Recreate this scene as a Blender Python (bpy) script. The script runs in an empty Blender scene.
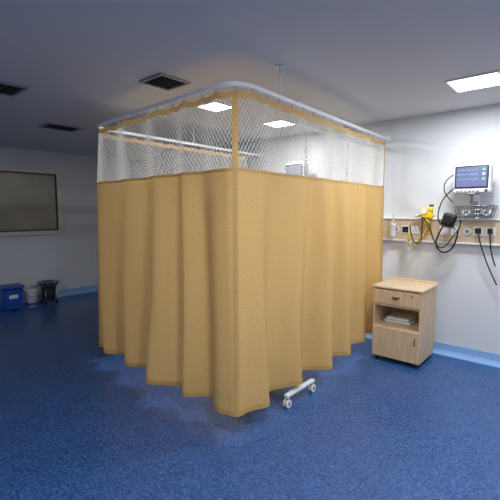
import bpy, bmesh, math, random
from mathutils import Vector, Matrix
random.seed(4)
S=bpy.context.scene
COL=S.collection
try:
    S.view_settings.view_transform='Standard'
    S.view_settings.look='None'
except Exception: pass

# ---------- materials ----------
def lin(c):
    return tuple(((x/255)/12.92 if x/255<=0.04045 else ((x/255+0.055)/1.055)**2.4) for x in c)+(1,)
def mat(name,c,rough=0.5,metal=0,noise=0.0,nscale=20,bump=0.0,emit=None,es=0,trans=0,alpha=1,spec=0.5):
    m=bpy.data.materials.new(name); m.use_nodes=True
    nt=m.node_tree; b=nt.nodes['Principled BSDF']
    b.inputs['Base Color'].default_value=lin(c)
    b.inputs['Roughness'].default_value=rough
    b.inputs['Metallic'].default_value=metal
    b.inputs['Specular IOR Level'].default_value=spec
    if trans: b.inputs['Transmission Weight'].default_value=trans
    if alpha<1: b.inputs['Alpha'].default_value=alpha
    if emit:
        b.inputs['Emission Color'].default_value=lin(emit); b.inputs['Emission Strength'].default_value=es
    tc=nt.nodes.new('ShaderNodeTexCoord')
    n=nt.nodes.new('ShaderNodeTexNoise'); n.inputs['Scale'].default_value=nscale; n.inputs['Detail'].default_value=5
    nt.links.new(tc.outputs['Object'],n.inputs['Vector'])
    if noise>0:
        r=nt.nodes.new('ShaderNodeValToRGB')
        l=lin(c)
        r.color_ramp.elements[0].position=.3; r.color_ramp.elements[1].position=.7
        r.color_ramp.elements[0].color=tuple(x*(1-noise) for x in l[:3])+(1,)
        r.color_ramp.elements[1].color=tuple(min(1,x*(1+noise)) for x in l[:3])+(1,)
        nt.links.new(n.outputs['Fac'],r.inputs['Fac']); nt.links.new(r.outputs['Color'],b.inputs['Base Color'])
    if bump>0:
        bp=nt.nodes.new('ShaderNodeBump'); bp.inputs['Strength'].default_value=bump; bp.inputs['Distance'].default_value=.01
        nt.links.new(n.outputs['Fac'],bp.inputs['Height']); nt.links.new(bp.outputs['Normal'],b.inputs['Normal'])
    return m

def wood_mat(name,c1,c2):
    m=bpy.data.materials.new(name); m.use_nodes=True; nt=m.node_tree; b=nt.nodes['Principled BSDF']
    tc=nt.nodes.new('ShaderNodeTexCoord'); mp=nt.nodes.new('ShaderNodeMapping'); mp.inputs['Scale'].default_value=(30,30,2.5)
    n=nt.nodes.new('ShaderNodeTexNoise'); n.inputs['Scale'].default_value=2; n.inputs['Detail'].default_value=8; n.inputs['Distortion'].default_value=.6
    r=nt.nodes.new('ShaderNodeValToRGB'); r.color_ramp.elements[0].position=.35; r.color_ramp.elements[1].position=.65
    r.color_ramp.elements[0].color=lin(c1); r.color_ramp.elements[1].color=lin(c2)
    nt.links.new(tc.outputs['Object'],mp.inputs['Vector']); nt.links.new(mp.outputs['Vector'],n.inputs['Vector'])
    nt.links.new(n.outputs['Fac'],r.inputs['Fac']); nt.links.new(r.outputs['Color'],b.inputs['Base Color'])
    b.inputs['Roughness'].default_value=.45
    return m

def floor_mat():
    m=bpy.data.materials.new('floor_blue_speckled_vinyl'); m.use_nodes=True; nt=m.node_tree; b=nt.nodes['Principled BSDF']
    tc=nt.nodes.new('ShaderNodeTexCoord')
    n=nt.nodes.new('ShaderNodeTexNoise'); n.inputs['Scale'].default_value=65; n.inputs['Detail'].default_value=6; n.inputs['Roughness'].default_value=.75
    n2=nt.nodes.new('ShaderNodeTexNoise'); n2.inputs['Scale'].default_value=9; n2.inputs['Detail'].default_value=5
    nt.links.new(tc.outputs['Object'],n.inputs['Vector']); nt.links.new(tc.outputs['Object'],n2.inputs['Vector'])
    r=nt.nodes.new('ShaderNodeValToRGB')
    e=r.color_ramp.elements
    e[0].position=.34; e[0].color=lin((28,56,104)); e[1].position=.68; e[1].color=lin((88,128,184))
    k=e.new(.5); k.color=lin((48,86,144))
    nt.links.new(n.outputs['Fac'],r.inputs['Fac'])
    mx=nt.nodes.new('ShaderNodeMixRGB'); mx.blend_type='MULTIPLY'; mx.inputs['Fac'].default_value=.4
    r2=nt.nodes.new('ShaderNodeValToRGB'); r2.color_ramp.elements[0].position=.35; r2.color_ramp.elements[1].position=.65
    r2.color_ramp.elements[0].color=(.72,.72,.72,1); r2.color_ramp.elements[1].color=(1,1,1,1)
    nt.links.new(n2.outputs['Fac'],r2.inputs['Fac'])
    nt.links.new(r.outputs['Color'],mx.inputs['Color1']); nt.links.new(r2.outputs['Color'],mx.inputs['Color2'])
    nt.links.new(mx.outputs['Color'],b.inputs['Base Color'])
    b.inputs['Roughness'].default_value=.3; b.inputs['Specular IOR Level'].default_value=.5
    return m

def fabric_mat(name,c,transl=.35):
    m=bpy.data.materials.new(name); m.use_nodes=True; nt=m.node_tree
    b=nt.nodes['Principled BSDF']; out=nt.nodes['Material Output']
    uv=nt.nodes.new('ShaderNodeUVMap')
    def wave(d,s):
        w=nt.nodes.new('ShaderNodeTexWave'); w.bands_direction=d; w.inputs['Scale'].default_value=s
        w.inputs['Distortion'].default_value=1.5; w.inputs['Detail'].default_value=2
        nt.links.new(uv.outputs['UV'],w.inputs['Vector']); return w
    wx=wave('X',60); wy=wave('Y',60)
    ad=nt.nodes.new('ShaderNodeMath'); ad.operation='ADD'
    nt.links.new(wx.outputs['Fac'],ad.inputs[0]); nt.links.new(wy.outputs['Fac'],ad.inputs[1])
    n=nt.nodes.new('ShaderNodeTexNoise'); n.inputs['Scale'].default_value=70; n.inputs['Detail'].default_value=6
    nt.links.new(uv.outputs['UV'],n.inputs['Vector'])
    ad2=nt.nodes.new('ShaderNodeMath'); ad2.operation='MULTIPLY_ADD'; ad2.inputs[1].default_value=.25
    nt.links.new(ad.outputs[0],ad2.inputs[0]); nt.links.new(n.outputs['Fac'],ad2.inputs[2])
    r=nt.nodes.new('ShaderNodeValToRGB'); l=lin(c)
    r.color_ramp.elements[0].position=.4; r.color_ramp.elements[1].position=.95
    r.color_ramp.elements[0].color=tuple(x*.88 for x in l[:3])+(1,); r.color_ramp.elements[1].color=tuple(min(1,x*1.08) for x in l[:3])+(1,)
    nt.links.new(ad2.outputs[0],r.inputs['Fac'])
    nt.links.new(r.outputs['Color'],b.inputs['Base Color'])
    b.inputs['Roughness'].default_value=.6; b.inputs['Specular IOR Level'].default_value=.3
    bp=nt.nodes.new('ShaderNodeBump'); bp.inputs['Strength'].default_value=.15; bp.inputs['Distance'].default_value=.002
    nt.links.new(ad.outputs[0],bp.inputs['Height']); nt.links.new(bp.outputs['Normal'],b.inputs['Normal'])
    t=nt.nodes.new('ShaderNodeBsdfTranslucent'); nt.links.new(r.outputs['Color'],t.inputs['Color'])
    mx=nt.nodes.new('ShaderNodeMixShader'); mx.inputs[0].default_value=transl
    nt.links.new(b.outputs[0],mx.inputs[1]); nt.links.new(t.outputs[0],mx.inputs[2]); nt.links.new(mx.outputs[0],out.inputs['Surface'])
    return m

M_wall=mat('wall_paint',(214,218,222),.6,noise=.02,nscale=3,bump=.02)
M_ceil=mat('ceiling_paint',(210,212,214),.8,noise=.02,nscale=2)
M_floor=floor_mat()
M_base=mat('skirting_blue',(140,180,226),.45,noise=.06,nscale=60)
M_fab=fabric_mat('curtain_fabric_gold',(221,182,116),.22)
M_fab2=fabric_mat('curtain_band_fabric',(210,171,106),.22)
M_seam=mat('seam_stitch',(196,160,100),.8,noise=.1)
M_net=mat('net_thread',(250,248,240),.7,noise=.04)
M_white=mat('white_plastic',(232,232,230),.35,noise=.02)
M_alu=mat('track_white_aluminium',(235,236,238),.35,noise=.02)
M_wood=wood_mat('beech_laminate',(206,174,134),(220,192,154))
M_woodl=wood_mat('beech_edge',(218,194,160),(228,206,174))
M_panel=wood_mat('headwall_rail_laminate',(200,178,150),(210,190,164))
M_black=mat('black_rubber',(18,18,20),.5,noise=.1)
M_dark=mat('dark_grey_plastic',(52,54,58),.5,noise=.05)
M_steel=mat('steel',(180,182,185),.25,metal=.9,noise=.04)
M_grey=mat('grey_paint_metal',(150,152,156),.4,metal=.2,noise=.03)
M_yellow=mat('yellow_plastic',(235,200,30),.4,noise=.04)
M_blue=mat('blue_plastic',(25,80,170),.4,noise=.05)
M_clear=mat('clear_plastic',(225,232,235),.15,alpha=.45,noise=.02)
M_lamp=mat('lamp_diffuser',(255,255,255),.5,emit=(245,250,255),es=6)
M_screen=mat('monitor_screen',(80,84,120),.2,noise=.15,nscale=8,emit=(135,138,178),es=.42)
M_screenoff=mat('monitor_screen_idle',(120,124,134),.2,noise=.1,nscale=8,emit=(120,125,140),es=.15)
M_green=mat('trace_green',(90,230,130),.4,emit=(90,230,130),es=.8)
M_cyan=mat('trace_cyan',(200,220,250),.4,emit=(200,220,250),es=.8)
M_glass=mat('frosted_pane',(156,152,134),.25,noise=.08,nscale=3)
M_frame=mat('window_frame_cream',(222,216,198),.5,noise=.03)
M_vent=mat('vent_dark',(30,31,34),.7,noise=.1)

# ---------- helpers ----------
def root(name,loc):
    e=bpy.data.objects.new(name,None); e.location=loc; e.empty_display_size=.1; COL.objects.link(e); return e
def par(o,p):
    if p: o.parent=p; o.matrix_parent_inverse=Matrix.Translation(p.location).inverted()
def mesh(name,verts,faces,m,p=None,smooth=False,uvs=None):
    me=bpy.data.meshes.new(name); me.from_pydata(verts,[],faces); me.update()
    if uvs:
        ul=me.uv_layers.new(name='UVMap')
        for lp in me.loops: ul.data[lp.index].uv=uvs[lp.vertex_index]
    if smooth:
        for f in me.polygons: f.use_smooth=True
    me.materials.append(m)
    o=bpy.data.objects.new(name,me); COL.objects.link(o); par(o,p); return o
def from_bm(name,bm,m,p,smooth=False,loc=None,rot=None):
    me=bpy.data.meshes.new(name); bm.to_mesh(me); bm.free()
    if smooth:
        for f in me.polygons: f.use_smooth=True
    me.materials.append(m)
    o=bpy.data.objects.new(name,me); COL.objects.link(o)
    if loc is not None: o.location=loc
    if rot is not None: o.rotation_euler=rot
    par(o,p); return o
def box(name,lo,hi,m,p=None,bev=0,seg=2,rot=None):
    lo=Vector(lo);hi=Vector(hi);c=(lo+hi)/2;d=hi-lo
    bm=bmesh.new(); bmesh.ops.create_cube(bm,size=1)
    bmesh.ops.scale(bm,vec=d,verts=bm.verts)
    if bev: bmesh.ops.bevel(bm,geom=bm.edges[:],offset=bev,segments=seg,affect='EDGES',profile=.5)
    return from_bm(name,bm,m,p,loc=c,rot=rot)
def cyl(name,a,b,r,m,p=None,r2=None,seg=24):
    a=Vector(a);b=Vector(b);d=b-a
    bm=bmesh.new(); bmesh.ops.create_cone(bm,cap_ends=True,segments=seg,radius1=r,radius2=r if r2 is None else r2,depth=d.length)
    for f in bm.faces: f.smooth=len(f.verts)==4
    me=bpy.data.meshes.new(name); bm.to_mesh(me); bm.free(); me.materials.append(m)
    o=bpy.data.objects.new(name,me); COL.objects.link(o)
    o.location=(a+b)/2; o.rotation_euler=d.to_track_quat('Z','Y').to_euler(); par(o,p); return o
def tube(name,pts,r,m,p=None,cyc=False,smooth=True):
    cu=bpy.data.curves.new(name,'CURVE'); cu.dimensions='3D'; cu.bevel_depth=r; cu.bevel_resolution=3; cu.use_fill_caps=True
    if smooth:
        sp=cu.splines.new('NURBS'); sp.points.add(len(pts)-1)
        for i,q in enumerate(pts): sp.points[i].co=(*q,1)
        sp.order_u=3; sp.use_endpoint_u=True; sp.resolution_u=8
    else:
        sp=cu.splines.new('POLY'); sp.points.add(len(pts)-1)
        for i,q in enumerate(pts): sp.points[i].co=(*q,1)
    sp.use_cyclic_u=cyc
    cu.materials.append(m)
    o=bpy.data.objects.new(name,cu); COL.objects.link(o); par(o,p); return o
def lathe(name,prof,c,m,p=None,seg=32):
    vs=[];fs=[]
    n=len(prof)
    for i in range(seg):
        a=2*math.pi*i/seg
        for r,z in prof: vs.append((c[0]+r*math.cos(a),c[1]+r*math.sin(a),c[2]+z))
    for i in range(seg):
        j=(i+1)%seg
        for k in range(n-1): fs.append((i*n+k,j*n+k,j*n+k+1,i*n+k+1))
    return mesh(name,vs,fs,m,p,smooth=True)

# ---------- room ----------
XL,XR,YB,YH,ZC=-6.95,2.6,-3.2,4.36,2.5
box('floor',(XL-.2,YB-.2,-.1),(XR+.2,YH+.2,0),M_floor)
box('ceiling',(XL-.2,YB-.2,ZC),(XR+.2,YH+.2,ZC+.1),M_ceil)
box('wall_head',(XL-.2,YH,0),(XR+.2,YH+.15,ZC),M_wall)
box('wall_left',(XL-.15,YB,0),(XL,YH,ZC),M_wall)
box('wall_right',(XR,YB,0),(XR+.15,YH,ZC),M_wall)
box('wall_back',(XL-.2,YB-.15,0),(XR+.2,YB,ZC),M_wall)
def skirting(name,a,b,nrm):
    a=Vector(a);b=Vector(b);n=Vector(nrm)
    prof=[(0,.11),(.008,.11),(.010,.04),(.02,.018),(.04,.006),(.07,.002),(.07,0),(0,0)]
    vs=[];fs=[]
    for q in (a,b):
        for d,z in prof: vs.append(q+n*d+Vector((0,0,z)))
    k=len(prof)
    for i in range(k):
        j=(i+1)%k; fs.append((i,j,k+j,k+i))
    fs.append(tuple(range(k))); fs.append(tuple(range(2*k-1,k-1,-1)))
    mesh(name,vs,fs,M_base)
skirting('baseboard_head',(XL,YH,0),(XR,YH,0),(0,-1,0))
skirting('baseboard_left',(XL,YB,0),(XL,YH,0),(1,0,0))
skirting('baseboard_right',(XR,YB,0),(XR,YH,0),(-1,0,0))
skirting('baseboard_back',(XL,YB,0),(XR,YB,0),(0,1,0))

# window on the left wall
w=root('window_1',(XL,2.1,1.64))
y0,y1,z0,z1=1.45,2.98,1.1,2.19
f=.07
box('frame_bottom',(XL,y0,z0),(XL+.05,y1,z0+f),M_frame,w,.006)
box('frame_top',(XL,y0,z1-f),(XL+.05,y1,z1),M_frame,w,.006)
box('frame_side_1',(XL,y0,z0+f),(XL+.05,y0+f,z1-f),M_frame,w,.006)
box('frame_side_2',(XL,y1-f,z0+f),(XL+.05,y1,z1-f),M_frame,w,.006)
box('pane',(XL,y0+f,z0+f),(XL+.015,y1-f,z1-f),M_glass,w)
box('glazing_bead_1',(XL+.015,y0+f,z0+f),(XL+.03,y1-f,z0+f+.02),M_dark,w)
box('glazing_bead_2',(XL+.015,y0+f,z1-f-.02),(XL+.03,y1-f,z1-f),M_dark,w)
box('glazing_bead_3',(XL+.015,y1-f-.02,z0+f+.02),(XL+.03,y1-f,z1-f-.02),M_dark,w)

# ---------- ceiling fixtures ----------
def clight(x,y,s,power,col=(.96,.98,1)):
    r=root('ceiling_light',(x,y,ZC))
    h=s/2; t=.015
    for nm,lo,hi in (('rim_1',(x-h-t,y-h-t,ZC-.012),(x+h+t,y-h,ZC)),('rim_2',(x-h-t,y+h,ZC-.012),(x+h+t,y+h+t,ZC)),
                  ('rim_3',(x-h-t,y-h,ZC-.012),(x-h,y+h,ZC)),('rim_4',(x+h,y-h,ZC-.012),(x+h+t,y+h,ZC))):
        box(nm,lo,hi,M_white,r)
    box('diffuser',(x-h,y-h,ZC-.006),(x+h,y+h,ZC),M_lamp,r)
    L=bpy.data.lights.new('lamp','AREA'); L.shape='SQUARE'; L.size=s*.96; L.energy=power; L.color=col
    o=bpy.data.objects.new('lamp',L); COL.objects.link(o); o.location=(x,y,ZC-.010); par(o,r)
clight(-2.77,2.68,.24,17)
clight(-2.75,3.67,.26,17)
clight(-.73,3.52,.33,26)
clight(-.45,1.0,.3,35)  # panels from here down are unseen, added to light the curtain front
clight(1.0,2.4,.3,28)
clight(-1.6,-1.4,.3,28)
clight(.9,-.8,.3,12)
clight(-5.0,-1.6,.3,7)

def vent(x,y,sx,sy,rim=M_grey):
    r=root('ceiling_air_vent',(x,y,ZC))
    box('backplate',(x-sx/2,y-sy/2,ZC-.004),(x+sx/2,y+sy/2,ZC),M_vent,r)
    t=.02
    for i,(lo,hi) in enumerate((((x-sx/2-t,y-sy/2-t,ZC-.015),(x+sx/2+t,y-sy/2,ZC)),((x-sx/2-t,y+sy/2,ZC-.015),(x+sx/2+t,y+sy/2+t,ZC)),
              ((x-sx/2-t,y-sy/2,ZC-.015),(x-sx/2,y+sy/2,ZC)),((x+sx/2,y-sy/2,ZC-.015),(x+sx/2+t,y+sy/2,ZC)))):
        box('rim_%d'%i,lo,hi,rim,r)
    n=6
    for i in range(n):
        yy=y-sy/2+sy*(i+.5)/n
        box('louvre_%d'%i,(x-sx/2,yy-.012,ZC-.013),(x+sx/2,yy+.004,ZC-.010),M_dark,r,rot=(.5,0,0))
vent(-4.83,2.12,.26,.36)
vent(-2.55,1.93,.24,.24)
vent(-3.67,1.12,.3,.3)

# ---------- curtain track + curtains ----------
PTS=[Vector((-3.61,4.33)),Vector((-3.61,1.865)),Vector((-1.67,1.785)),Vector((-1.745,4.33))]
def path(leg,d,r):
    """point at distance d along leg (legs meet at softened corners of size r)"""
    a,b=PTS[leg],PTS[leg+1]; L=(b-a).length; u=(b-a)/L
    d=max(0,min(L,d))
    def bez(c,p,q,t): return p*(1-t)**2+c*2*t*(1-t)+q*t*t
    if leg<2 and L-d<r:
        c=b; q=b+(PTS[leg+2]-b).normalized()*r; p=b-u*r
        return bez(c,p,q,.5*(1-(L-d)/r))
    if leg>0 and d<r:
        c=a; p=a+(PTS[leg-1]-a).normalized()*r; q=a+u*r
        return bez(c,p,q,.5+.5*d/r)
    return a+u*d
def leglen(l): return (PTS[l+1]-PTS[l]).length
CORN={}
for k in (1,2):
    t=(PTS[k]-PTS[k-1]).normalized()+(PTS[k+1]-PTS[k]).normalized(); t.normalize()
    CORN[k]=Vector((t.y,-t.x))
def pathn(leg,d,r):
    L=leglen(leg); e=.004
    p=path(leg,min(L,d+e),r)-path(leg,max(0,d-e),r)
    p.normalize(); n=Vector((p.y,-p.x))
    # shared mitre normal at each corner so adjoining curtains meet exactly
    if leg>0 and d<.05: n=CORN[leg].lerp(n,max(0,d)/.05)
    if leg<2 and L-d<.05: n=CORN[leg+1].lerp(n,max(0,L-d)/.05)
    return n.normalized()
RT=.20
ZT=2.275
tr=root('curtain_track',(-2.6,1.83,ZT))
def sweep(name,prof,p,m):
    samples=[]
    for l in range(3):
        n=60
        for i in range(n+(1 if l==2 else 0)):
            samples.append((l,leglen(l)*(.5-.5*math.cos(math.pi*i/n))))
    vs=[];fs=[];k=len(prof)
    for l,d in samples:
        c=path(l,d,RT); n=pathn(l,d,RT)
        for o,z in prof: vs.append((c.x+n.x*o,c.y+n.y*o,z))
    for i in range(len(samples)-1):
        for j in range(k):
            jj=(j+1)%k; fs.append((i*k+j,i*k+jj,(i+1)*k+jj,(i+1)*k+j))
    fs.append(tuple(range(k-1,-1,-1))); e=(len(samples)-1)*k; fs.append(tuple(range(e,e+k)))
    return mesh(name,vs,fs,m,p)
sweep('rail',[(-.012,ZT),(.012,ZT),(.012,ZT+.026),(-.012,ZT+.026)],tr,M_alu)
def post(leg,d):
    c=path(leg,d,RT)
    cyl('drop_rod',(c.x,c.y,ZT+.02),(c.x,c.y,ZC),.008,M_alu,tr)
    cyl('ceiling_rose',(c.x,c.y,ZC-.012),(c.x,c.y,ZC),.03,M_alu,tr)
post(2,.47); post(0,1.2); 
box('wall_bracket_1',(-1.775,4.32,ZT-.015),(-1.715,YH,ZT+.045),M_alu,tr,.004)
box('wall_bracket_2',(-3.64,4.32,ZT-.015),(-3.58,YH,ZT+.045),M_alu,tr,.004)

ZF=1.765; ZH=.152
def make_curtain(leg,d0,d1,seed,lam,name,amp=1.0,top=.010,outward=1,fade=(.09,.09)):
    rnd=random.Random(seed)
    c0=path(leg,(d0+d1)/2,.1)
    P=root(name,(c0.x,c0.y,1.2))
    ks=[d0]; 
    while ks[-1]<d1: ks.append(ks[-1]+lam*(.6+.8*rnd.random())/2)
    am=[(.5+.8*rnd.random())*(1 if i%2 else -1) for i in range(len(ks)+1)]
    am2=[a*(.6+.8*rnd.random()) for a in am]
    def fold(d,h):
        dd=d
        for i in range(len(ks)-1):
            if ks[i]<=dd<=ks[i+1]:
                t=(dd-ks[i])/(ks[i+1]-ks[i]); t=t*t*(3-2*t)
                A=am[i]*(1-t)+am[i+1]*t; B=am2[i]*(1-t)+am2[i+1]*t
                return A*(1-h)+B*h
        return 0
    def pos(d,z):
        h=(ZF-z)/(ZF-ZH); 
        if h<0: hh=0; A=top
        else: hh=h; A=top+.048*min(1,h)**.65
        e=max(0,min(1,(d-d0)/fade[0],(d1-d)/fade[1])); e=e*e*(3-2*e)
        if z>ZF:
            q=(z-ZF)/(ZT-ZF); r=.10+(RT-.10)*q
        else: r=.10-.06*min(1,hh)
        f=fold(d+.02*math.sin(2.5*z+seed+d*3),max(0,min(1,hh)))*A*amp*e
        f+=.004*math.sin(d*31+z*4+seed)*hh*e
        c=path(leg,d,r); n=pathn(leg,d,r)*outward
        fl=.022*max(0,hh)
        return Vector((c.x+n.x*(f+fl),c.y+n.y*(f+fl),z))
    hooks=[]; nh=max(2,int((d1-d0)/.15)); 
    for i in range(nh+1): hooks.append(d0+.01+(d1-d0-.02)*i/nh)
    def ztop(d):
        t=((d-d0-.01)/((d1-d0-.02)/nh))%1
        return ZT-.022-.014*math.sin(math.pi*t)**.8 if 0<=t<=1 else ZT-.03
    def sheet(nm,za,zb,da,db,nd,nz,m,off=0,dyn=False):
        vs=[];fs=[];uv=[]
        for i in range(nd+1):
            d=da+(db-da)*i/nd
            for j in range(nz+1):
                if dyn: zt=ztop(d); z=zt+(zb-za)*j/nz
                else: z=za+(zb-za)*j/nz
                q=pos(d,z)
                if off:
                    n=pathn(leg,d,.1)*outward; q=q+Vector((n.x*off,n.y*off,0))
                vs.append(q); uv.append((d,z))
        for i in range(nd):
            for j in range(nz):
                a=i*(nz+1)+j; fs.append((a,a+1,a+nz+2,a+nz+1))
        return mesh(nm,vs,fs,m,P,smooth=True,uvs=uv)
    nd=int((d1-d0)/.006)
    sheet('fabric_panel',ZF,ZH,d0,d1,nd,36,M_fab)
    sheet('fabric_top_hem',ZF+.006,ZF-.014,d0,d1,nd,2,M_fab2,.002)
    sheet('bottom_hem',ZH+.035,ZH,d0,d1,nd,2,M_fab2,.0025)
    sheet('heading_band',0,-.038,d0,d1,nd,2,M_fab2,.002,dyn=True)
    for nm,a,b in (('edge_band_1',d0,d0+.028),('edge_band_2',d1-.028,d1)):
        sheet(nm,ZT-.03,ZF,a,b,5,10,M_fab2,.002)
    for nm,a,b in (('edge_hem_1',d0+.0,d0+.02),('edge_hem_2',d1-.02,d1)):
        sheet(nm,ZF,ZH,a,b,4,36,M_fab2,.003)
    x=d0+.9
    while x<d1-.2:
        sheet('panel_seam',ZF,ZH,x,x+.004,1,36,M_seam,.0015)
        x+=.9
    w,hh=.032,.046
    ni=int((d1-d0)/(w/2)); nj=int((ZT-.05-ZF)/(hh/2))
    vs=[];idx={};fs=[]
    def vid(i,j):
        if (i,j) not in idx:
            d=min(d1,max(d0,d0+i*w/2)); z=ZF+j*(ZT-.05-ZF)/nj
            idx[(i,j)]=len(vs); vs.append(pos(d,z))
        return idx[(i,j)]
    for i in range(1,ni):
        for j in range(1,nj):
            if (i+j)%2: fs.append((vid(i,j-1),vid(i+1,j),vid(i,j+1),vid(i-1,j)))
    net=mesh('netting',vs,fs,M_net,P)
    wm=net.modifiers.new('threads','WIREFRAME'); wm.thickness=.0046; wm.use_replace=True; wm.use_even_offset=False; wm.use_boundary=True
    for i,d in enumerate(hooks):
        c=path(leg,d,RT)
        q=pos(d,ztop(d))
        tube('hook_%d'%i,[(c.x,c.y,ZT+.004),(q.x,q.y,ZT-.012),(q.x,q.y,ztop(d)-.012)],.003,M_grey,P,smooth=False)
    return P
L0,L1,L2=leglen(0),leglen(1),leglen(2)
make_curtain(1,.0,L1,5,.36,'privacy_curtain',1.35,.018,fade=(.09,.42))
make_curtain(2,.0,L2-.06,11,.42,'privacy_curtain',1.15,.010,fade=(.3,.09))
make_curtain(0,.25,L0,7,.3,'privacy_curtain',1.0)

# ---------- IV rail + hanger inside bay ----------
r=root('iv_ceiling_rail',(-2.08,3.7,ZT))
box('rail',(-2.09,3.05,ZT),(-2.07,4.34,ZT+.025),M_alu,r,.003)
box('wall_bracket',(-2.11,4.33,ZT-.015),(-2.05,YH,ZT+.04),M_alu,r,.003)
for y in (3.1,3.9): cyl('drop_rod',(-2.08,y,ZT+.02),(-2.08,y,ZC),.007,M_alu,r)
def ivh(x,y,zb,name='iv_bag_hanger'):
    r=root(name,(x,y,ZT))
    box('trolley',(x-.015,y-.02,ZT-.025),(x+.015,y+.02,ZT-.001),M_white,r,.004)
    cyl('rod',(x,y,ZT-.02),(x,y,zb),.006,M_steel,r)
    cyl('grip',(x,y,zb+.25),(x,y,zb+.36),.012,M_white,r)
    for s in (-1,1):
        tube('hook_%d'%s,[(x,y,zb),(x+s*.03,y,zb-.03),(x+s*.07,y,zb-.02),(x+s*.08,y,zb+.03)],.004,M_steel,r)
ivh(-2.08,3.2,1.62)
ivh(-2.08,4.05,1.82)

# ---------- headwall service rail ----------
hr=root('bedhead_service_panel',(-1.8,YH,1.3))
PZ0,PZ1=1.19,1.41
box('panel',(-3.9,YH-.05,PZ0),(.4,YH,PZ1),M_panel,hr,.004)
box('upper_rail',(-3.9,YH-.065,PZ1),(.4,YH,PZ1+.018),M_alu,hr,.003)
box('lower_rail',(-3.9,YH-.065,PZ0-.018),(.4,YH,PZ0),M_alu,hr,.003)
yf=YH-.05
def socket(x,z,w=.085,h=.085,kind='socket',p=hr):
    box('socket_plate',(x-w/2,yf-.009,z-h/2),(x+w/2,yf,z+h/2),M_white,p,.003)
    if kind=='socket':
        for dx,dz in ((0,.018),(-.014,-.012),(.014,-.012)):
            cyl('pin_hole',(x+dx,yf-.0105,z+dz),(x+dx,yf-.006,z+dz),.006,M_black,p,seg=10)
    elif kind=='switch':
        for dx in (-.018,.018):
            box('rocker',(x+dx-.012,yf-.014,z-.022),(x+dx+.012,yf-.008,z+.022),M_white,p,.002)
    else:
        box('black_insert',(x-w/2+.01,yf-.012,z-h/2+.01),(x+w/2-.01,yf-.008,z+h/2-.01),M_black,p,.002)
for x,k in ((-2.9,'socket'),(-2.6,'gas'),(-2.3,'socket'),(-1.50,'black'),(-1.40,'socket'),(-1.11,'switch'),(-1.01,'socket'),(-.80,'socket'),(-.70,'switch'),(-.52,'socket'),(-.3,'switch'),(-.1,'socket')):
    socket(x,1.30,kind='socket' if k=='gas' else k)
def gas(x,m):
    cyl('gas_outlet_ring',(x,yf-.011,1.30),(x,yf,1.30),.034,m,hr)
    cyl('gas_outlet_core',(x,yf-.0145,1.30),(x,yf-.008,1.30),.02,M_steel,hr)
gas(-1.60,M_white); gas(-1.26,M_yellow); gas(-.9,M_white)

# yellow flowmeter / suction regulator
g=root('oxygen_flowmeter',(-1.26,4.25,1.45))
cyl('probe',(-1.26,4.290,1.32),(-1.26,4.24,1.345),.012,M_steel,g)
cyl('body_lower',(-1.26,4.24,1.34),(-1.26,4.24,1.44),.022,M_yellow,g)
box('regulator_body',(-1.31,4.205,1.425),(-1.21,4.275,1.485),M_yellow,g,.012,3)
cyl('gauge_case',(-1.285,4.20,1.50),(-1.285,4.25,1.50),.036,M_yellow,g)
cyl('gauge_face',(-1.285,4.197,1.50),(-1.285,4.203,1.50),.028,M_white,g)
cyl('knob',(-1.225,4.24,1.48),(-1.225,4.24,1.55),.018,M_yellow,g)
cyl('knob_top',(-1.225,4.24,1.55),(-1.225,4.24,1.565),.022,M_black,g)
cyl('side_arm',(-1.36,4.24,1.45),(-1.19,4.24,1.45),.012,M_yellow,g)
cyl('side_cap',(-1.38,4.24,1.45),(-1.355,4.24,1.45),.018,M_white,g)
tube('oxygen_tube',[(-1.26,4.24,1.34),(-1.28,4.22,1.25),(-1.36,4.22,1.17),(-1.41,4.22,1.12),(-1.45,4.23,1.2),(-1.42,4.24,1.30)],.007,M_yellow,g)

# humidifier bottle on rail
h=root('humidifier_bottle',(-1.61,4.26,1.28))
cyl('probe',(-1.60,4.290,1.345),(-1.61,4.23,1.35),.01,M_steel,h)
cyl('cap',(-1.61,4.235,1.335),(-1.61,4.235,1.365),.032,M_white,h)
lathe('bottle',[(0,0),(.03,0),(.034,.012),(.034,.10),(.028,.12)],(-1.61,4.235,1.215),M_clear,h)
cyl('water',(-1.61,4.235,1.22),(-1.61,4.235,1.265),.030,M_white,h)
cyl('flow_tube',(-1.61,4.235,1.365),(-1.61,4.235,1.46),.013,M_clear,h)
cyl('flow_knob',(-1.61,4.235,1.46),(-1.61,4.235,1.475),.017,M_white,h)
# small suction jar
h=root('suction_jar',(-1.44,4.25,1.15))
cyl('lid',(-1.44,4.255,1.165),(-1.44,4.255,1.18),.03,M_white,h)
lathe('jar',[(0,0),(.024,0),(.028,.01),(.028,.09)],(-1.44,4.255,1.075),M_clear,h)
box('bracket',(-1.455,4.255,1.17),(-1.425,4.293,1.20),M_grey,h,.002)

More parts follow.
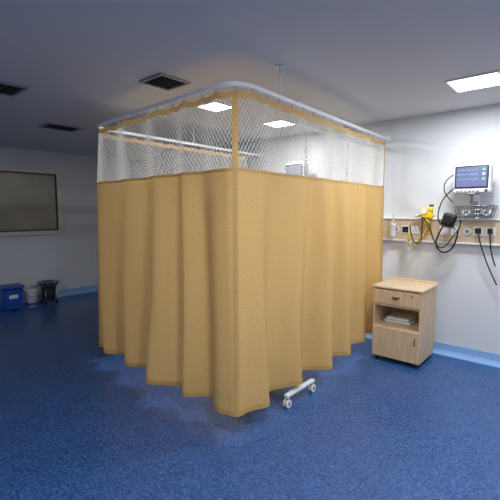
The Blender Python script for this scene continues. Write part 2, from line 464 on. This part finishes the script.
# patient monitors
def monitor(x,y,z0,w=.30,hh=.26,on=True):
    r=root('patient_monitor',(x,y,z0))
    box('case',(x-w/2,y-.03,z0),(x+w/2,y+.09,z0+hh),M_white,r,.018,3)
    box('bezel',(x-w/2+.016,y-.036,z0+.045),(x+w/2-.016,y-.026,z0+hh-.018),M_dark,r,.006)
    box('screen',(x-w/2+.030,y-.040,z0+.058),(x+w/2-.030,y-.034,z0+hh-.032),M_screen if on else M_screenoff,r,.001)
    if on:
        for k,(zz,m) in enumerate(((z0+hh-.06,M_green),(z0+hh-.10,M_cyan),(z0+hh-.145,M_green))):
            pts=[]
            for i in range(30):
                t=i/29; a=.012 if i%6==3 else (-.005 if i%6==4 else 0)
                pts.append((x-w/2+.035+t*(w*.55),y-.0415,zz+a))
            tube('trace_%d'%k,pts,.0008,m,r,smooth=False)
            box('readout_%d'%k,(x+w/2-.065,y-.0425,zz-.006),(x+w/2-.045,y-.0395,zz+.010),m,r)
    for k in range(6):
        bx=x-w/2+.035+k*(w-.11)/6
        box('button_%d'%k,(bx,y-.034,z0+.015),(bx+.02,y-.028,z0+.028),M_grey,r,.002)
    cyl('dial',(x+w/2-.03,y-.045,z0+.022),(x+w/2-.03,y-.028,z0+.022),.012,M_dark,r)
    tube('carry_handle',[(x-w/3,y+.03,z0+hh-.005),(x-w/3,y+.03,z0+hh+.02),(x+w/3,y+.03,z0+hh+.02),(x+w/3,y+.03,z0+hh-.005)],.007,M_white,r)
    cyl('mount_plate',(x,y+.03,z0-.012),(x,y+.03,z0+.002),.06,M_grey,r)
    cyl('mount_post',(x,y+.03,z0-.085),(x,y+.03,z0-.01),.014,M_grey,r)
    box('mount_arm',(x-.02,y+.03,z0-.10),(x+.02,YH-.015,z0-.07),M_grey,r,.004)
    box('wall_channel',(x-.03,YH-.02,z0-.12),(x+.03,YH,z0+.12),M_alu,r,.003)
    return r
monitor(-.845,4.12,1.665,.31,.27)
monitor(-2.83,4.12,1.85,.29,.25,on=False)

# wire basket
wb=root('wire_basket',(-.80,4.22,1.47))
bx0,bx1,by0,by1,bz0,bz1=-.99,-.66,4.13,4.33,1.435,1.55
for k in range(4):
    z=bz0+(bz1-bz0)*k/3; s=.01*(3-k)
    tube('ring_%d'%k,[(bx0+s,by0+s,z),(bx1-s,by0+s,z),(bx1-s,by1,z),(bx0+s,by1,z)],.0025 if k<3 else .004,M_steel,wb,cyc=True,smooth=False)
n=12
for i in range(n+1):
    x=bx0+(bx1-bx0)*i/n; xs=bx0+.03+(bx1-bx0-.06)*i/n
    tube('wire_%d'%i,[(x,by0,bz1),(xs,by0+.03,bz0),(xs,by1,bz0),(x,by1,bz1)],.0017,M_dark,wb,smooth=False)
for i in range(5):
    y=by0+(by1-by0)*i/4
    tube('side_wire_%d'%i,[(bx0,y,bz1),(bx0+.03,y,bz0),(bx1-.03,y,bz0),(bx1,y,bz1)],.0017,M_dark,wb,smooth=False)
box('bracket',(-.88,by1-.002,1.47),(-.76,YH,1.50),M_grey,wb,.003)
for k,(x,m) in enumerate(((-.90,M_white),(-.80,M_grey),(-.73,M_white))):
    tube('sensor_cable_%d'%k,[(x,4.22,1.455),(x+.04,4.20,1.48),(x+.02,4.24,1.52),(x-.04,4.22,1.49),(x-.02,4.24,1.455),(x+.05,4.25,1.47)],.009,m,wb)

# aneroid sphygmomanometer (black, hung on the rail)
s=root('blood_pressure_gauge',(-1.03,4.15,1.42))
box('hang_bracket',(-1.04,4.18,1.44),(-1.01,4.29,1.46),M_dark,s,.003)
box('body',(-1.09,4.10,1.345),(-.97,4.17,1.475),M_black,s,.02,3,rot=(.15,.3,0))
cyl('gauge_rim',(-1.03,4.088,1.42),(-1.03,4.105,1.42),.045,M_dark,s)
cyl('gauge_face',(-1.03,4.084,1.42),(-1.03,4.090,1.42),.037,M_black,s)
cyl('neck',(-1.02,4.15,1.44),(-1.01,4.18,1.45),.012,M_black,s)
tube('coiled_tube',[(-1.07,4.13,1.37),(-1.12,4.15,1.28),(-1.16,4.18,1.16),(-1.10,4.2,1.08),(-1.02,4.2,1.10),(-.97,4.2,1.2),(-.95,4.18,1.33)],.008,M_black,s)
# cables
c=root('monitor_cables',(-1.1,4.2,1.2))
tube('cable_1',[(-1.29,4.17,1.44),(-1.22,4.17,1.38),(-1.18,4.17,1.22),(-1.12,4.17,1.13),(-1.06,4.17,1.14),(-1.0,4.17,1.24),(-.93,4.18,1.35),(-.92,4.1,1.42)],.006,M_black,c)
tube('cable_2',[(-.98,4.10,1.72),(-1.05,4.08,1.66),(-1.10,4.07,1.56),(-1.12,4.07,1.42),(-1.06,4.07,1.34),(-.96,4.08,1.34)],.006,M_black,c)
tube('cable_3',[(-1.42,4.2,1.35),(-1.40,4.19,1.22),(-1.34,4.19,1.15),(-1.28,4.17,1.2),(-1.29,4.17,1.44)],.006,M_black,c)
tube('cable_4',[(-1.0,4.10,1.84),(-1.06,4.08,1.80),(-1.08,4.08,1.70),(-1.03,4.08,1.62),(-.99,4.1,1.58)],.005,M_black,c)
tube('power_cord',[(-.80,4.28,1.31),(-.79,4.23,1.28),(-.76,4.25,1.15),(-.71,4.27,1.0),(-.66,4.28,.88),(-.62,4.28,.80)],.006,M_black,c)
tube('power_cord_2',[(-.70,4.28,1.31),(-.69,4.23,1.25),(-.68,4.25,1.1),(-.64,4.27,.98)],.006,M_black,c)
box('plug_1',(-.825,4.245,1.285),(-.775,4.292,1.335),M_black,c,.006)
box('plug_2',(-.72,4.245,1.285),(-.68,4.292,1.335),M_black,c,.006)

# ---------- bedside cabinet ----------
b=root('bedside_cabinet',(-1.38,4.0,0))
x0,x1,y0,y1=-1.59,-1.125,3.73,4.18; zb,zt=.045,.74
t=.018
box('side_left',(x0,y0,zb),(x0+t,y1,zt),M_wood,b,.002)
box('side_right',(x1-t,y0,zb),(x1,y1,zt),M_wood,b,.002)
box('back',(x0+t,y1-t,zb),(x1-t,y1,zt),M_wood,b)
box('bottom',(x0+t,y0+.002,zb),(x1-t,y1-t,zb+t),M_wood,b)
box('niche_floor',(x0+t,y0+.004,.345),(x1-t,y1-t,.363),M_woodl,b)
box('niche_ceiling',(x0+t,y0+.004,.565),(x1-t,y1-t,.583),M_woodl,b)
box('top',(x0-.012,y0-.02,zt),(x1+.012,y1+.004,zt+.025),M_woodl,b,.008,3)
box('top_lip',(x0-.008,y1-.012,zt+.025),(x1+.008,y1+.004,zt+.045),M_woodl,b,.004)
box('drawer_front',(x0+.006,y0-.018,.588),(x1-.006,y0-.001,zt-.010),M_wood,b,.004)
box('door_front',(x0+.006,y0-.018,zb+.008),(x1-.006,y0-.001,.355),M_wood,b,.004)
box('drawer_box',(x0+.03,y0,.60),(x1-.03,y1-.05,.70),M_wood,b)
xm=(x0+x1)/2
tube('drawer_handle',[(xm-.035,y0-.018,.665),(xm-.03,y0-.040,.665),(xm+.03,y0-.040,.665),(xm+.035,y0-.018,.665)],.006,M_dark,b)
lathe('drawer_handle_plate',[(0,0),(.02,0),(.022,.004),(0,.006)],(xm,y0-.03,.652),M_dark,b)
cyl('lock',(xm+.15,y0-.023,.70),(xm+.15,y0-.017,.70),.009,M_steel,b)
tube('door_handle',[(x1-.04,y0-.018,.29),(x1-.04,y0-.042,.285),(x1-.04,y0-.042,.235),(x1-.04,y0-.018,.23)],.005,M_dark,b)
for i,(xx,yy) in enumerate(((x0+.04,y0+.04),(x1-.04,y0+.04),(x0+.04,y1-.05),(x1-.04,y1-.05))):
    cyl('foot_%d'%i,(xx,yy,0),(xx,yy,zb),.018,M_dark,b)
pb=root('folded_linen',(-1.39,4.0,.37))
box('sheet_1',(-1.53,3.88,.363),(-1.27,4.14,.392),M_white,pb,.012,3)
box('sheet_2',(-1.52,3.89,.392),(-1.29,4.13,.418),M_white,pb,.012,3)

# ---------- overbed table (base protrudes under the curtain hem) ----------
o=root('overbed_table',(-1.9,2.55,0))
def castor(x,y,p,r=.032,top=.085):
    for k in (-.012,.012):
        cyl('castor_wheel',(x+k-.008,y,r),(x+k+.008,y,r),r,M_white,p)
        cyl('castor_hub',(x+k-.009,y,r),(x+k+.009,y,r),r*.45,M_grey,p)
    box('castor_fork',(x-.008,y-.012,r),(x+.008,y+.012,top),M_grey,p,.003)
    cyl('castor_cap',(x,y,top-.012),(x,y,top),.018,M_white,p)
X1=-1.655
castor(X1,2.34,o); castor(X1,2.69,o); castor(-2.22,2.34,o); castor(-2.22,2.69,o)
box('base_bar_front',(X1-.020,2.32,.082),(X1+.020,2.71,.106),M_white,o,.008)
box('base_bar_rear',(-2.245,2.32,.082),(-2.195,2.71,.106),M_white,o,.008)
box('base_cross',(-2.22,2.50,.080),(X1,2.55,.104),M_white,o,.006)
box('column',(-2.15,2.49,.10),(-2.09,2.56,.80),M_white,o,.006)
box('table_top',(-2.35,2.2,.80),(-1.92,2.92,.825),M_wood,o,.008)

# ---------- things by the left wall ----------
q=root('blue_waste_bin',(-6.62,2.02,0))
bm=bmesh.new(); bmesh.ops.create_cube(bm,size=1)
for v in bm.verts:
    s=1 if v.co.z>0 else .82
    v.co.x*=.27*s; v.co.y*=.30*s; v.co.z=(v.co.z+.5)*.33
bmesh.ops.bevel(bm,geom=bm.edges[:],offset=.02,segments=3,affect='EDGES')
from_bm('bin_body',bm,M_blue,q,loc=(-6.62,2.02,0))
box('bin_lid',(-6.77,1.86,.33),(-6.47,2.18,.37),M_blue,q,.015,3)
box('bin_label',(-6.505,1.96,.18),(-6.492,2.08,.26),M_white,q)
box('bin_pedal',(-6.50,1.98,.005),(-6.43,2.06,.022),M_black,q,.004)
q=root('white_bucket',(-6.56,2.29,0))
lathe('pail',[(0,0),(.075,0),(.09,.25),(.095,.255),(.087,.255),(.075,.01)],(-6.56,2.29,0),M_white,q)
cyl('pail_band',(-6.56,2.29,.03),(-6.56,2.29,.07),.082,M_blue,q,r2=.084)
cyl('pail_lid',(-6.56,2.29,.252),(-6.56,2.29,.27),.097,M_white,q)
tube('bail_handle',[(-6.56,2.20,.24),(-6.50,2.20,.19),(-6.46,2.29,.16),(-6.50,2.38,.19),(-6.56,2.38,.24)],.004,M_grey,q)
q=root('steel_basin_stand',(-6.6,2.57,0))
lathe('basin',[(0,.24),(.08,.245),(.13,.29),(.165,.35),(.175,.355),(.165,.35),(.13,.30),(.07,.255),(0,.25)],(-6.6,2.57,0),M_steel,q)
lathe('support_ring',[(.10,.23),(.115,.23),(.115,.25),(.10,.25),(.10,.23)],(-6.6,2.57,0),M_dark,q)
lathe('under_tub',[(0,.06),(.09,.06),(.105,.23)],(-6.6,2.57,0),M_dark,q)
for i in range(4):
    a=math.pi/4+i*math.pi/2
    cyl('leg_%d'%i,(-6.6+.12*math.cos(a),2.57+.12*math.sin(a),.03),(-6.6+.11*math.cos(a),2.57+.11*math.sin(a),.25),.008,M_steel,q)
    cyl('wheel_%d'%i,(-6.6+.12*math.cos(a)-.01,2.57+.12*math.sin(a),.025),(-6.6+.12*math.cos(a)+.01,2.57+.12*math.sin(a),.025),.025,M_black,q)

# ---------- world ----------
wd=bpy.data.worlds.new('World'); S.world=wd; wd.use_nodes=True
wd.node_tree.nodes['Background'].inputs[0].default_value=(.4,.5,.65,1); wd.node_tree.nodes['Background'].inputs[1].default_value=.1

# ---------- camera ----------
cd=bpy.data.cameras.new('camera'); cd.sensor_width=36; cd.lens=28.0; cd.clip_start=.05
co=bpy.data.objects.new('camera',cd); COL.objects.link(co); co.location=(0,0,1.5)
co.rotation_euler=(math.radians(90-5.73),0,math.radians(41)); S.camera=co
